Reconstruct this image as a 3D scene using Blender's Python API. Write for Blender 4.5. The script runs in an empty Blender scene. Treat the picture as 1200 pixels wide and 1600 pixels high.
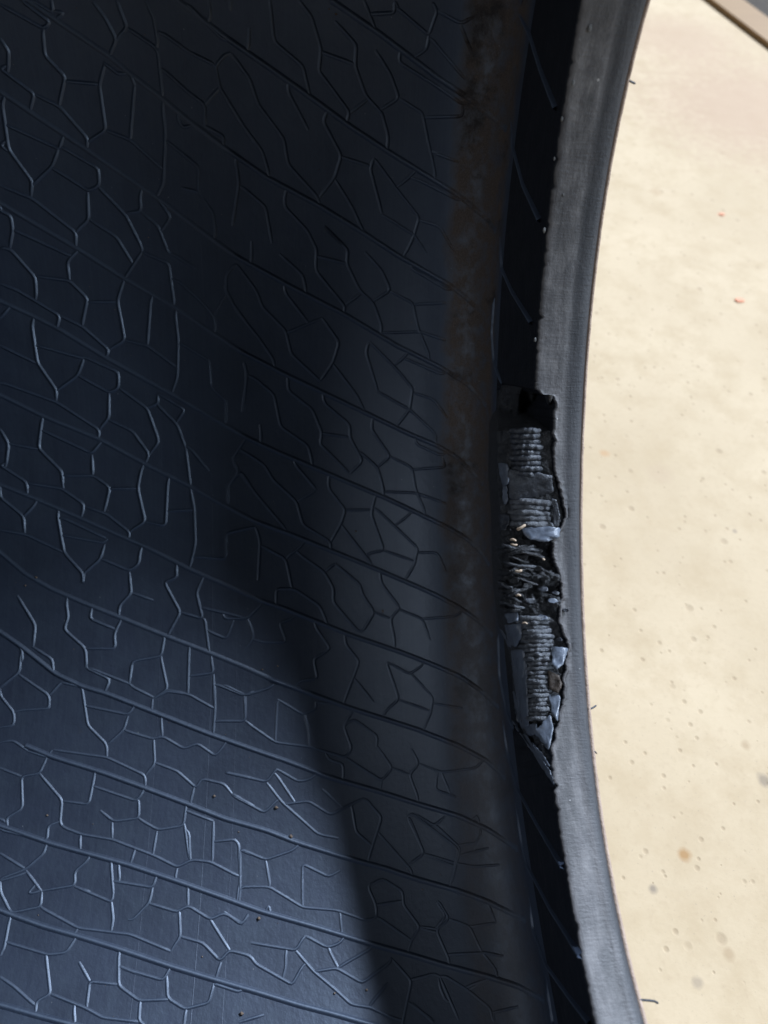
import bpy, math, random
import numpy as np
from mathutils import Vector, Matrix, noise

random.seed(7)
SC = bpy.context.scene
COL = SC.collection

# ------------------------------------------------------------------ camera, world, lamps
TILT = math.radians(32.0)              # how far the section in view is turned from the contact point
R_OUT = 0.309                          # outer radius of the tyre; it stands on the floor z = 0
FPX = 1164.0                           # focal length in photo pixels (photo 1200 x 1600)
CAM_Z = 0.042915                       # camera above the wheel axis, in the tyre's own frame
PITCH, YAW, ROLL = 0.088246, -0.082488, -0.009328

def rot(p, y, r):
    cx, sx = math.cos(p), math.sin(p); cy, sy = math.cos(y), math.sin(y); cz, sz = math.cos(r), math.sin(r)
    Rx = np.array([[1, 0, 0], [0, cx, -sx], [0, sx, cx]])
    Ry = np.array([[cy, 0, sy], [0, 1, 0], [-sy, 0, cy]])
    Rz = np.array([[cz, -sz, 0], [sz, cz, 0], [0, 0, 1]])
    return Rx @ Ry @ Rz

CAM_M = rot(PITCH, YAW, ROLL)
CAM_O = np.array([0, 0, CAM_Z])
TYRE_MAT = Matrix.Translation((0, 0, R_OUT)) @ Matrix.Rotation(TILT, 4, 'X')

cd = bpy.data.cameras.new('camera')
cam = bpy.data.objects.new('camera', cd); COL.objects.link(cam)
m4 = Matrix.Identity(4)
for i in range(3):
    for j in range(3):
        m4[i][j] = CAM_M[i, j]
    m4[i][3] = CAM_O[i]
cam.matrix_world = TYRE_MAT @ m4
cd.sensor_fit = 'HORIZONTAL'; cd.sensor_width = 36.0; cd.lens = FPX / 1200 * 36.0
cd.clip_start = 0.01; cd.clip_end = 50
cd.dof.use_dof = True; cd.dof.focus_distance = 0.275; cd.dof.aperture_fstop = cd.lens / 2.4
SC.camera = cam

w = bpy.data.worlds.new('World'); SC.world = w; w.use_nodes = True
bg = w.node_tree.nodes['Background']
bg.inputs[0].default_value = (0.74, 0.86, 1.0, 1); bg.inputs[1].default_value = 0.085

def area(name, direction, dist, sx, sy, energy, color, long_axis, target=(0, -0.05, -0.2)):
    """lamp aimed at the tyre; direction and long axis in the tyre's frame"""
    d = Vector(direction).normalized()
    la = Vector(long_axis); la = (la - la.dot(d) * d).normalized()
    x = la.cross(d)
    l = bpy.data.lights.new(name, 'AREA'); l.shape = 'RECTANGLE'; l.size = sx; l.size_y = sy
    l.energy = energy; l.color = color
    o = bpy.data.objects.new(name, l); COL.objects.link(o)
    m = Matrix((x, la, d)).transposed().to_4x4()
    m.translation = Vector(target) + d * dist
    o.matrix_world = TYRE_MAT @ m
    return o

area('window_light', (0.545, 0.700, 0.458), 8.0, 0.60, 3.3, 1150, (0.72, 0.83, 1.0), (-0.42, 0.70, -0.58))
area('ridge_fill_light', (0.45, 0.86, 0.22), 8.0, 0.60, 2.1, 450, (0.72, 0.83, 1.0), (0, 0.5, -0.8))  # added fill raking across the raised lines; no second window is known
area('ceiling_lamp', (0.115, 0.05, 0.99), 2.5, 0.42, 1.0, 12, (0.84, 0.91, 1.0), (0, 1, 0))
area('left_fill_light', (-0.90, 0.02, 0.42), 2.4, 0.6, 1.3, 7, (0.86, 0.92, 1.0), (0, 1, 0))  # added fill to brighten the right shoulder, no known lamp there
area('right_fill_light', (0.86, 0.06, 0.50), 2.4, 0.4, 1.0, 30, (0.70, 0.84, 1.0), (0, 1, 0))  # added fill for the left of the liner, standing in for room light

SC.cycles.max_bounces = 5; SC.cycles.diffuse_bounces = 3; SC.cycles.glossy_bounces = 2
SC.view_settings.view_transform = 'Standard'; SC.view_settings.look = 'None'
SC.view_settings.exposure = 0.0; SC.view_settings.gamma = 1.0
SC.view_settings.use_curve_mapping = False

# ------------------------------------------------------------------ tyre geometry functions (tyre frame: axis = X, section in view at -Z)
R = 0.295            # radius of the inner liner under the tread
R_SH = 0.273         # radius where the shoulder curve has become sidewall
XCEN = -0.052        # middle of the tread
HEEL = [(47.7, .092), (42.4, .0916), (38.5, .0908), (34.6, .0904), (29.3, .0911), (17.8, .092), (8.6, .0916), (2.3, .0914), (-2.4, .0908), (-10.2, .0902), (-15.8, .0901), (-19.5, .0895), (-25.1, .0892), (-30.5, .0896), (-36.2, .0899)]
TOE = [(47.6, .0722), (46.4, .0721), (41.1, .073), (34.2, .0717), (26.4, .0727), (17.9, .0727), (-17.3, .0744), (-25.5, .074), (-31.5, .0751), (-36.1, .0739)]
CREASE = [(45.8, .0705), (37.5, .0718), (31.7, .0711), (24.0, .0705), (13.1, .0711), (9.0, .0711), (4.6, .0719), (-2.1, .072), (-6.8, .0737), (-10.6, .0752), (-15.8, .076), (-21.5, .0754), (-26.7, .0769), (-34.6, .0771)]
def fitc(pts, d):
    a = np.array(pts); return np.polyfit(a[:, 0], a[:, 1], d)
_ph, _pt, _pc = fitc(HEEL, 4), fitc(TOE, 2), fitc(CREASE, 3)
def Xh(t): return np.polyval(_ph, np.clip(np.degrees(t), -38, 48))
def Xt(t): return np.polyval(_pt, np.clip(np.degrees(t), -38, 48))
def Xc(t): return np.polyval(_pc, np.clip(np.degrees(t), -38, 47))
SHW = 0.030
def Xw(r, t):
    k = np.clip((R_SH - r) / (R_SH - 0.2150), 0, 1)
    return Xc(t) + (Xt(t) - Xc(t)) * k

def inside(P):
    X = P[..., 0]; r = np.hypot(P[..., 1], P[..., 2]); t = np.arctan2(P[..., 1], -P[..., 2])
    xb = Xc(t) - SHW
    e = ((X - xb) / SHW) ** 2 + ((r - R_SH) / (R - R_SH)) ** 2
    return np.where(X <= xb, r < R, np.where(r >= R_SH, e < 1, X < Xw(r, t)))

def rays(px):
    px = np.asarray(px, float)
    d = np.stack([(px[:, 0] - 600) / FPX, -(px[:, 1] - 800) / FPX, -np.ones(len(px))], 1)
    return d @ CAM_M.T

def surf(px):
    """photo pixels -> points on the inside of the tyre"""
    d = rays(px); n = len(d)
    t = np.full(n, 0.16); st = 0.002
    alive = np.ones(n, bool)
    for k in range(220):
        q = CAM_O + d * (t + st)[:, None]
        ok = inside(q) & alive
        t = np.where(ok, t + st, t); alive = ok
        if not alive.any(): break
    lo, hi = t.copy(), t + st
    for k in range(14):
        mid = (lo + hi) / 2
        ok = inside(CAM_O + d * mid[:, None])
        lo = np.where(ok, mid, lo); hi = np.where(ok, hi, mid)
    return CAM_O + d * lo[:, None]

def cyl(px, r):
    """photo pixels -> points at radius r from the axis"""
    d = rays(px); r = np.broadcast_to(np.asarray(r, float), (len(d),))
    a = d[:, 1] ** 2 + d[:, 2] ** 2; b = CAM_O[1] * d[:, 1] + CAM_O[2] * d[:, 2]
    c = CAM_O[1] ** 2 + CAM_O[2] ** 2 - r * r
    t = (-b + np.sqrt(np.maximum(b * b - a * c, 1e-12))) / a
    return CAM_O + d * t[:, None]

def floor_pt(px, z=0.0):
    d = rays(px)
    Mw = np.array(TYRE_MAT.to_3x3()); o = np.array(TYRE_MAT @ Vector(CAM_O)); dw = d @ Mw.T
    return o + dw * ((z - o[2]) / dw[:, 2])[:, None]

def polar(X, r, t):
    return np.stack([X + 0 * t, r * np.sin(t), -r * np.cos(t)], -1)

# ------------------------------------------------------------------ materials
def new_mat(name):
    m = bpy.data.materials.new(name); m.use_nodes = True
    nt = m.node_tree; return m, nt, nt.nodes['Principled BSDF']
def N(nt, typ, **kw):
    n = nt.nodes.new(typ)
    for k, v in kw.items():
        if k.startswith('_'): setattr(n, k[1:], v)
        else: n.inputs[k.replace('__', ' ')].default_value = v
    return n
def ramp(nt, src, stops):
    r = nt.nodes.new('ShaderNodeValToRGB'); e = r.color_ramp.elements
    while len(e) < len(stops): e.new(0.5)
    for k, (p, c) in enumerate(stops):
        e[k].position = p; e[k].color = c if len(c) == 4 else (*c, 1)
    nt.links.new(src, r.inputs[0]); return r.outputs[0]
def mix(nt, fac, a, b, blend='MIX'):
    n = nt.nodes.new('ShaderNodeMix'); n.data_type = 'RGBA'; n.blend_type = blend
    for s, v in ((n.inputs[0], fac), (n.inputs[6], a), (n.inputs[7], b)):
        if isinstance(v, (int, float)): s.default_value = v
        elif isinstance(v, tuple): s.default_value = v if len(v) == 4 else (*v, 1)
        else: nt.links.new(v, s)
    return n.outputs[2]
def math_(nt, op, a, b=0.0, c=None, clamp=False):
    n = nt.nodes.new('ShaderNodeMath'); n.operation = op; n.use_clamp = clamp
    for s, v in zip(n.inputs, (a, b, c)):
        if v is None: continue
        if isinstance(v, (int, float)): s.default_value = v
        else: nt.links.new(v, s)
    return n.outputs[0]
def noise_tex(nt, vec, scale, detail=4, rough=0.6):
    n = N(nt, 'ShaderNodeTexNoise', Scale=scale, Detail=detail, Roughness=rough)
    nt.links.new(vec, n.inputs['Vector']); return n.outputs['Fac']
def attr(nt, name='tc'):
    a = nt.nodes.new('ShaderNodeAttribute'); a.attribute_name = name; return a.outputs['Vector']
def mapping(nt, vec, scale):
    n = nt.nodes.new('ShaderNodeMapping'); n.inputs['Scale'].default_value = scale
    nt.links.new(vec, n.inputs['Vector']); return n.outputs[0]
def bump(nt, h, strength, dist, normal=None):
    n = N(nt, 'ShaderNodeBump', Strength=strength, Distance=dist)
    nt.links.new(h, n.inputs['Height'])
    if normal is not None: nt.links.new(normal, n.inputs['Normal'])
    return n.outputs[0]

def liner_material():
    m, nt, b = new_mat('liner_rubber')
    raw = attr(nt); tc = mapping(nt, raw, (1, 1, 0))
    crest = nt.nodes.new('ShaderNodeSeparateXYZ'); nt.links.new(raw, crest.inputs[0])
    big = noise_tex(nt, tc, 38, 3); fine = noise_tex(nt, tc, 420, 3)
    streak = noise_tex(nt, mapping(nt, tc, (14, 900, 1)), 1.0, 3)
    col = mix(nt, ramp(nt, big, [(.3, (0, 0, 0)), (.75, (1, 1, 1))]), (.021, .025, .039), (.031, .036, .055))
    col = mix(nt, math_(nt, 'MULTIPLY', ramp(nt, streak, [(.42, (0, 0, 0)), (.75, (1, 1, 1))]), .45), col, (.050, .058, .072))
    cloud = ramp(nt, noise_tex(nt, tc, 85, 6, .72), [(.46, (0, 0, 0)), (.68, (1, 1, 1))])
    col = mix(nt, math_(nt, 'MULTIPLY', cloud, .5), col, (.048, .056, .070))
    # paler crests of the raised lines
    col = mix(nt, math_(nt, 'MULTIPLY', crest.outputs[2], .55), col, (.085, .100, .125))
    # brown road dust settled along the shoulder: position across the tyre is tc.y
    sep = nt.nodes.new('ShaderNodeSeparateXYZ'); nt.links.new(tc, sep.inputs[0])
    edge = math_(nt, 'ADD', sep.outputs[1], math_(nt, 'MULTIPLY', math_(nt, 'SUBTRACT', noise_tex(nt, tc, 60, 5), .5), .008))
    mask = math_(nt, 'MULTIPLY', math_(nt, 'MULTIPLY', math_(nt, 'SUBTRACT', edge, .0525), 200, clamp=True),
                 math_(nt, 'MULTIPLY', math_(nt, 'SUBTRACT', .0905, edge), 120, clamp=True))
    dustn = ramp(nt, noise_tex(nt, tc, 130, 6, .7), [(.30, (0, 0, 0)), (.55, (1, 1, 1))])
    mask = math_(nt, 'MULTIPLY', mask, math_(nt, 'ADD', math_(nt, 'MULTIPLY', dustn, .75), .2))
    # more of it has settled towards the top of the picture
    mask = math_(nt, 'MULTIPLY', mask, math_(nt, 'ADD', math_(nt, 'MULTIPLY', math_(nt, 'ADD', sep.outputs[0], .12), 3.2, clamp=True), .4, clamp=True))
    dustc = mix(nt, ramp(nt, noise_tex(nt, tc, 1500, 3), [(.35, (0, 0, 0)), (.7, (1, 1, 1))]), (.072, .053, .041), (.125, .095, .075))
    col = mix(nt, mask, col, dustc)
    blot = ramp(nt, noise_tex(nt, mapping(nt, tc, (1, .55, 1)), 48, 5, .6), [(.56, (0, 0, 0)), (.64, (1, 1, 1))])
    col = mix(nt, math_(nt, 'MULTIPLY', math_(nt, 'MULTIPLY', blot, mask), .8), col, (.016, .014, .014))
    # faint brown smears elsewhere
    sm = ramp(nt, noise_tex(nt, tc, 55, 6, .75), [(.66, (0, 0, 0)), (.74, (1, 1, 1))])
    col = mix(nt, math_(nt, 'MULTIPLY', sm, .35), col, (.05, .035, .026))
    # pale dust specks
    vo = N(nt, 'ShaderNodeTexVoronoi', Scale=330.0); nt.links.new(tc, vo.inputs['Vector'])
    sc = nt.nodes.new('ShaderNodeSeparateColor'); nt.links.new(vo.outputs['Color'], sc.inputs[0])
    sp = math_(nt, 'MULTIPLY', math_(nt, 'LESS_THAN', vo.outputs['Distance'], math_(nt, 'MULTIPLY', sc.outputs[1], .10)), math_(nt, 'GREATER_THAN', sc.outputs[0], .86))
    col = mix(nt, math_(nt, 'MULTIPLY', sp, .6), col, (.23, .215, .20))
    nt.links.new(col, b.inputs['Base Color'])
    rg = math_(nt, 'ADD', math_(nt, 'MULTIPLY', big, .16), math_(nt, 'ADD', math_(nt, 'ADD', math_(nt, 'MULTIPLY', mask, .25), math_(nt, 'MULTIPLY', crest.outputs[2], .18)), .38))
    nt.links.new(rg, b.inputs['Roughness'])
    nt.links.new(math_(nt, 'SUBTRACT', 1.0, math_(nt, 'MULTIPLY', mask, .75)), b.inputs['Specular IOR Level'])
    b.inputs['Coat Roughness'].default_value = .50; b.inputs['Coat Tint'].default_value = (.7, .85, 1, 1)
    nt.links.new(math_(nt, 'SUBTRACT', .75, math_(nt, 'MULTIPLY', mask, .75)), b.inputs['Coat Weight'])
    b.inputs['Specular Tint'].default_value = (.86, .90, 1.0, 1)
    b1 = bump(nt, fine, .6, .0003)
    b2 = bump(nt, noise_tex(nt, tc, 1400, 2), math_(nt, 'MULTIPLY', mask, 1.0) if False else .25, .00012, b1)
    nt.links.new(b2, b.inputs['Normal'])
    return m

def bead_material():
    m, nt, b = new_mat('bead_rubber')
    tc = attr(nt)
    st = noise_tex(nt, mapping(nt, tc, (70, 380, 1)), 1.0, 5, .65)
    bl = noise_tex(nt, tc, 110, 5, .65)
    weave = noise_tex(nt, mapping(nt, tc, (1100, 160, 1)), 1.0, 2)
    col = mix(nt, ramp(nt, st, [(.3, (0, 0, 0)), (.75, (1, 1, 1))]), (.044, .041, .044), (.108, .102, .105))
    col = mix(nt, ramp(nt, bl, [(.42, (0, 0, 0)), (.70, (1, 1, 1))]), col, (.150, .142, .142))
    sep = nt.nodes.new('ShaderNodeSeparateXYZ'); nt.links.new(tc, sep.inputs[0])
    # seat only: inside face painted near-black, the sidewall's shade put into its colour
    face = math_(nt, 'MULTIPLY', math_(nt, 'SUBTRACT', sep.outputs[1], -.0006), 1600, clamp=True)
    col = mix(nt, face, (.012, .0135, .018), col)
    grime = ramp(nt, noise_tex(nt, mapping(nt, tc, (28, 90, 1)), 1.0, 6, .7), [(.44, (0, 0, 0)), (.60, (1, 1, 1))])
    col = mix(nt, math_(nt, 'MULTIPLY', math_(nt, 'MULTIPLY', grime, face), .8), col, (.034, .033, .035))
    # darker, smoother strip towards the heel
    hs = math_(nt, 'MULTIPLY', math_(nt, 'SUBTRACT', math_(nt, 'ADD', sep.outputs[1], math_(nt, 'MULTIPLY', math_(nt, 'SUBTRACT', bl, .5), .004)), .0108), 420, clamp=True)
    col = mix(nt, math_(nt, 'MULTIPLY', hs, .80), col, (.024, .026, .032))
    vo = N(nt, 'ShaderNodeTexVoronoi', Scale=300.0); nt.links.new(tc, vo.inputs['Vector'])
    sc = nt.nodes.new('ShaderNodeSeparateColor'); nt.links.new(vo.outputs['Color'], sc.inputs[0])
    sp = math_(nt, 'MULTIPLY', math_(nt, 'LESS_THAN', vo.outputs['Distance'], math_(nt, 'MULTIPLY', sc.outputs[1], .14)), math_(nt, 'GREATER_THAN', sc.outputs[0], .80))
    sc_l = ramp(nt, noise_tex(nt, mapping(nt, tc, (25, 300, 1)), 1.3, 6, .8), [(.68, (0, 0, 0)), (.72, (1, 1, 1))])
    col = mix(nt, math_(nt, 'MULTIPLY', math_(nt, 'MULTIPLY', math_(nt, 'ADD', sp, sc_l, clamp=True), face), .75), col, (.36, .35, .34))
    nt.links.new(col, b.inputs['Base Color'])
    nt.links.new(math_(nt, 'ADD', math_(nt, 'MULTIPLY', bl, .3), .38), b.inputs['Roughness'])
    nt.links.new(math_(nt, 'ADD', math_(nt, 'MULTIPLY', face, .3), .2), b.inputs['Specular IOR Level'])
    b1 = bump(nt, st, .35, .0005)
    b2 = bump(nt, weave, .28, .0004, b1)
    b3 = bump(nt, noise_tex(nt, tc, 900, 3), .4, .0003, b2)
    nt.links.new(b3, b.inputs['Normal'])
    return m

def plain_rubber(name, c0, c1, scale=300, rough=.5, bs=.5, bd=.0005, spec=.5):
    m, nt, b = new_mat(name)
    g = nt.nodes.new('ShaderNodeTexCoord').outputs['Object']
    n1 = noise_tex(nt, g, scale, 5, .65); n2 = noise_tex(nt, g, scale * 6, 3)
    nt.links.new(mix(nt, ramp(nt, n1, [(.3, (0, 0, 0)), (.72, (1, 1, 1))]), c0, c1), b.inputs['Base Color'])
    nt.links.new(math_(nt, 'ADD', math_(nt, 'MULTIPLY', n1, .3), rough - .15), b.inputs['Roughness'])
    b.inputs['Specular IOR Level'].default_value = spec
    nt.links.new(bump(nt, n2, bs, bd, bump(nt, n1, bs, bd * 3)), b.inputs['Normal'])
    return m

M_LINER = liner_material()
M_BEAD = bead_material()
M_OUT = plain_rubber('outer_rubber', (.016, .016, .017), (.03, .03, .03), 90, .6)
M_TORN = plain_rubber('torn_rubber', (.010, .011, .014), (.085, .09, .10), 420, .42, .9, .0008)
M_CORD = plain_rubber('cord_winding', (.034, .038, .047), (.165, .176, .195), 520, .34, .7, .0005)
M_FLAP = plain_rubber('cut_rubber', (.07, .083, .108), (.14, .163, .205), 160, .36, .3, .0004)
M_DARK = plain_rubber('dark_rubber', (.020, .023, .030), (.06, .066, .08), 300, .36)
M_HEEL_REFLECTION = plain_rubber('heel_edge_reflection', (.27, .19, .145), (.42, .31, .24), 200, .6)
M_FIBRE = plain_rubber('cord_fibre', (.42, .30, .20), (.62, .50, .38), 800, .7)
M_BROWN = plain_rubber('brown_rubber', (.030, .022, .017), (.07, .05, .038), 400, .5)

# ------------------------------------------------------------------ object helpers
def obj(name, V, F, mat, parent=None, smooth=True, tc=None, **props):
    me = bpy.data.meshes.new(name)
    V = np.asarray(V, float)
    me.from_pydata(V.tolist(), [], [tuple(int(i) for i in f) for f in F])
    me.materials.append(mat)
    if smooth: me.polygons.foreach_set('use_smooth', [True] * len(me.polygons))
    if tc is not None:
        a = me.attributes.new('tc', 'FLOAT_VECTOR', 'POINT')
        a.data.foreach_set('vector', np.asarray(tc, float).ravel())
    me.update()
    o = bpy.data.objects.new(name, me); COL.objects.link(o)
    if parent is not None: o.parent = parent
    for k, v in props.items(): o[k] = v
    return o

def grid_faces(n, m, closed=False):
    f = []
    for i in range(n if closed else n - 1):
        i2 = (i + 1) % n
        for j in range(m - 1):
            f.append((i * m + j, i2 * m + j, i2 * m + j + 1, i * m + j + 1))
    return f

tyre = bpy.data.objects.new('tyre', None); COL.objects.link(tyre)
tyre.matrix_world = TYRE_MAT; tyre.empty_display_size = .1
tyre['label'] = 'black rubber tyre standing on the cream floor, its bead torn open'
tyre['category'] = 'tyre'

# ------------------------------------------------------------------ floor
def build_floor():
    m, nt, b = new_mat('cream_floor')
    g = nt.nodes.new('ShaderNodeTexCoord').outputs['Object']
    n1 = noise_tex(nt, g, 6, 5, .6); n2 = noise_tex(nt, g, 34, 5, .65); n3 = noise_tex(nt, g, 260, 3)
    col = mix(nt, ramp(nt, n1, [(.35, (0, 0, 0)), (.7, (1, 1, 1))]), (.455, .345, .218), (.535, .415, .272))
    col = mix(nt, ramp(nt, n2, [(.45, (0, 0, 0)), (.75, (1, 1, 1))]), col, (.425, .315, .19))
    col = mix(nt, math_(nt, 'MULTIPLY', ramp(nt, n3, [(.55, (0, 0, 0)), (.75, (1, 1, 1))]), .3), col, (.39, .285, .175))
    def pits(scale, thr, size):
        vo = N(nt, 'ShaderNodeTexVoronoi', Scale=scale); nt.links.new(g, vo.inputs['Vector'])
        sc = nt.nodes.new('ShaderNodeSeparateColor'); nt.links.new(vo.outputs['Color'], sc.inputs[0])
        rad = math_(nt, 'MULTIPLY', math_(nt, 'ADD', sc.outputs[1], .35), size)
        d = math_(nt, 'DIVIDE', vo.outputs['Distance'], rad)
        on = math_(nt, 'GREATER_THAN', sc.outputs[0], thr)
        prof = ramp(nt, d, [(0, (1, 1, 1)), (.45, (.8, .8, .8)), (.9, (0, 0, 0))])
        return math_(nt, 'MULTIPLY', prof, on)
    p1 = pits(70, .22, .17); p2 = pits(170, .45, .22)
    pp = math_(nt, 'ADD', p1, p2, clamp=True)
    col = mix(nt, math_(nt, 'MULTIPLY', pp, .55), col, (.31, .22, .13))
    gr = ramp(nt, noise_tex(nt, g, 900, 2), [(.66, (0, 0, 0)), (.72, (1, 1, 1))])
    col = mix(nt, math_(nt, 'MULTIPLY', gr, .5), col, (.30, .24, .165))
    scr = ramp(nt, noise_tex(nt, mapping(nt, g, (260, 9, 1)), 1, 6, .75), [(.70, (0, 0, 0)), (.74, (1, 1, 1))])
    col = mix(nt, math_(nt, 'MULTIPLY', scr, .35), col, (.45, .36, .25))
    # stains with places of their own: (photo pixel, radius m, colour, strength)
    nst = math_(nt, 'SUBTRACT', noise_tex(nt, g, 120, 4), .5)
    for (x, y, rad, c, s) in [(1070, 1335, .0036, (.40, .25, .10), .8), (1020, 1388, .0026, (.22, .21, .20), .7), (945, 708, .0042, (.55, .37, .20), .55),
                              (1025, 300, .008, (.48, .40, .28), .5), (1032, 740, .010, (.52, .46, .36), .5), (1127, 335, .004, (.75, .33, .22), .7),
                              (1195, 1220, .004, (.2, .19, .18), .6), (1148, 830, .002, (.30, .28, .25), .6), (1090, 1535, .003, (.3, .28, .25), .5),
                              (1165, 1165, .003, (.42, .35, .24), .6), (1140, 1490, .003, (.42, .35, .24), .6), (1180, 170, .16, (.50, .41, .33), .75), (1060, 60, .10, (.52, .43, .35), .6)]:  # last two: broad pinkish stain, also darkened to imitate light falling off
        P = floor_pt([(x, y)])[0]
        vd = nt.nodes.new('ShaderNodeVectorMath'); vd.operation = 'DISTANCE'; nt.links.new(g, vd.inputs[0]); vd.inputs[1].default_value = P
        dd = math_(nt, 'DIVIDE', math_(nt, 'ADD', vd.outputs['Value'], math_(nt, 'MULTIPLY', nst, rad * 1.2)), rad)
        msk = ramp(nt, dd, [(.35, (1, 1, 1)), (1.0, (0, 0, 0))])
        col = mix(nt, math_(nt, 'MULTIPLY', msk, s), col, (c[0] * .80, c[1] * .66, c[2] * .54))
    nt.links.new(col, b.inputs['Base Color'])
    b.inputs['Roughness'].default_value = .7; b.inputs['Specular IOR Level'].default_value = .25
    h = math_(nt, 'SUBTRACT', math_(nt, 'MULTIPLY', n2, .25), pp)
    nt.links.new(bump(nt, n3, .25, .0005, bump(nt, h, .35, .0008)), b.inputs['Normal'])
    S = 3.0
    V = [(-S, -S, 0), (S, -S, 0), (S, S, 0), (-S, S, 0)]
    obj('floor', V, [(0, 1, 2, 3)], m, smooth=False, kind='structure')
    # tan strip and the dark ground beyond it, top right corner
    ms, nts, bs_ = new_mat('tan_wood')
    gg = nts.nodes.new('ShaderNodeTexCoord').outputs['Object']
    nts.links.new(mix(nts, noise_tex(nts, mapping(nts, gg, (8, 120, 8)), 1, 5), (.22, .125, .05), (.30, .18, .075)), bs_.inputs['Base Color'])
    bs_.inputs['Roughness'].default_value = .6
    a0, a1 = floor_pt([(1101, 0), (1200, 76)]); c0, c1 = floor_pt([(1162, 0), (1200, 24)])
    d = (a1 - a0) / np.linalg.norm(a1 - a0); nrm = np.array([-d[1], d[0], 0]); nrm *= np.sign(nrm @ (c0 - a0))
    wd = abs((c1 - a1) @ nrm)
    p0, p1 = a0 - d * .6, a1 + d * .6
    q0, q1 = p0 + nrm * wd, p1 + nrm * wd
    def slab(a, b_, c, e, h, bev=.0015):
        base = [a, b_, c, e]; cen = sum(base) / 4
        V = [(*p[:2], 0.0002) for p in base] + [(*p[:2], h - bev) for p in base] + [(*(p + (cen - p) / np.linalg.norm(cen - p) * bev * 1.4)[:2], h) for p in base]
        F = [(0, 1, 5, 4), (1, 2, 6, 5), (2, 3, 7, 6), (3, 0, 4, 7), (4, 5, 9, 8), (5, 6, 10, 9), (6, 7, 11, 10), (7, 4, 8, 11), (8, 9, 10, 11), (3, 2, 1, 0)]
        return V, F
    V, F = slab(p0, p1, p1 + nrm * wd * .72, p0 + nrm * wd * .72, .006)
    obj('wooden_strip', V, F, ms, smooth=False, label='blurred tan wooden strip lying across the floor in the top right corner', category='wood strip')
    md = plain_rubber('dark_mat_rubber', (.06, .05, .042), (.10, .085, .07), 60, .9, .5, .0005, .1)
    e0, e1 = p0 + nrm * (wd * .72 + .003), p1 + nrm * (wd * .72 + .003)
    V, F = slab(e0, e1, e1 + nrm * .9, e0 + nrm * .9, .004)
    obj('floor_mat', V, F, md, smooth=False, label='dark grey mat beyond the tan strip, at the extreme top right corner', category='mat')
build_floor()

# orange paint flakes on the floor
M_FLAKE = plain_rubber('orange_paint', (.62, .20, .09), (.80, .36, .20), 300, .5)
def flake(px, size, label):
    P = floor_pt([px])[0]
    k = 9; V = []
    for lay, z in ((1.0, .0003), (.8, .0011)):
        for i in range(k):
            a = 2 * math.pi * i / k; rr = size * lay * (0.55 + .45 * noise.noise((px[0] + math.cos(a) * 1.3, math.sin(a) * 1.3, 0)) + .3)
            V.append((P[0] + rr * math.cos(a), P[1] + rr * .7 * math.sin(a), z))
    F = [(i, (i + 1) % k, k + (i + 1) % k, k + i) for i in range(k)] + [tuple(range(k, 2 * k))]
    obj('paint_flake', V, F, M_FLAKE, smooth=False, label=label, category='paint flake', group='orange paint flakes on the floor')
flake((1155, 470), .0046, 'larger orange paint flake on the cream floor, near the right edge')
flake((1128, 336), .0026, 'small faint orange paint flake on the floor, above the larger one')

# ------------------------------------------------------------------ torn zone outline (photo pixels)
TORN_R = [(833, 603), (843, 616), (859, 614), (866, 631), (862, 642), (863, 733), (872, 766), (880, 798), (879, 816), (872, 826), (859, 846), (863, 877), (871, 896), (874, 926), (870, 970), (885, 1012), (877, 1064), (878, 1089), (871, 1116), (866, 1144), (859, 1166), (860, 1199), (864, 1229)]
TORN_L = [(772, 560), (768, 610), (764, 668), (763, 744), (767, 800), (770, 910), (779, 979), (792, 1009), (800, 1048), (802, 1089), (811, 1130), (833, 1180), (862, 1232)]
_tr = np.array(TORN_R, float); _tl = np.array(TORN_L, float)
_ty = np.maximum.accumulate(_tr[:, 1] + np.arange(len(_tr)) * 1e-3)
def torn_right(y): return np.interp(y, _ty, _tr[:, 0])
def torn_left(y): return np.interp(y, _tl[:, 1], _tl[:, 0])

Y0, Y1 = 606.0, 1229.0
_ys = np.arange(Y0, Y1 + 1, 2.0)
_pr = cyl(np.stack([torn_right(_ys), _ys], 1), .2138)
_th = np.arctan2(_pr[:, 1], -_pr[:, 2])       # falls with y
_ord = np.argsort(_th)
def torn_X(t): return np.interp(t, _th[_ord], _pr[_ord, 0])
TH_TOP, TH_BOT = _th.max(), _th.min()
def torn_amount(t):
    up = np.clip((TH_TOP - t) / math.radians(.35), 0, 1); dn = np.clip((t - TH_BOT) / math.radians(2.5), 0, 1)
    return up * up * (3 - 2 * up) * dn * dn * (3 - 2 * dn)

def torn_wall(t):
    up = np.clip((TH_TOP + math.radians(2.5) - t) / math.radians(5), 0, 1); dn = np.clip((t - TH_BOT) / math.radians(2.5), 0, 1)
    return up * up * (3 - 2 * up) * dn * dn * (3 - 2 * dn)

# ------------------------------------------------------------------ liner, bead, outer carcass
th_list = np.unique(np.round(np.concatenate([np.radians(np.arange(-180, -60, 1.5)), np.radians(np.arange(-60, TH_BOT * 57.3, .3)),
          np.radians(np.arange(TH_BOT * 57.2958 - .2, TH_TOP * 57.2958 + .6, .05)), np.radians(np.arange(TH_TOP * 57.3 + .6, 62, .3)), np.radians(np.arange(62, 180, 1.5))]), 6))
NT = len(th_list)
R_BEAD = 0.2620       # liner ends / bead with its painted-in shade begins on the sidewall

def mirror_X(X): return 2 * XCEN - X

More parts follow.
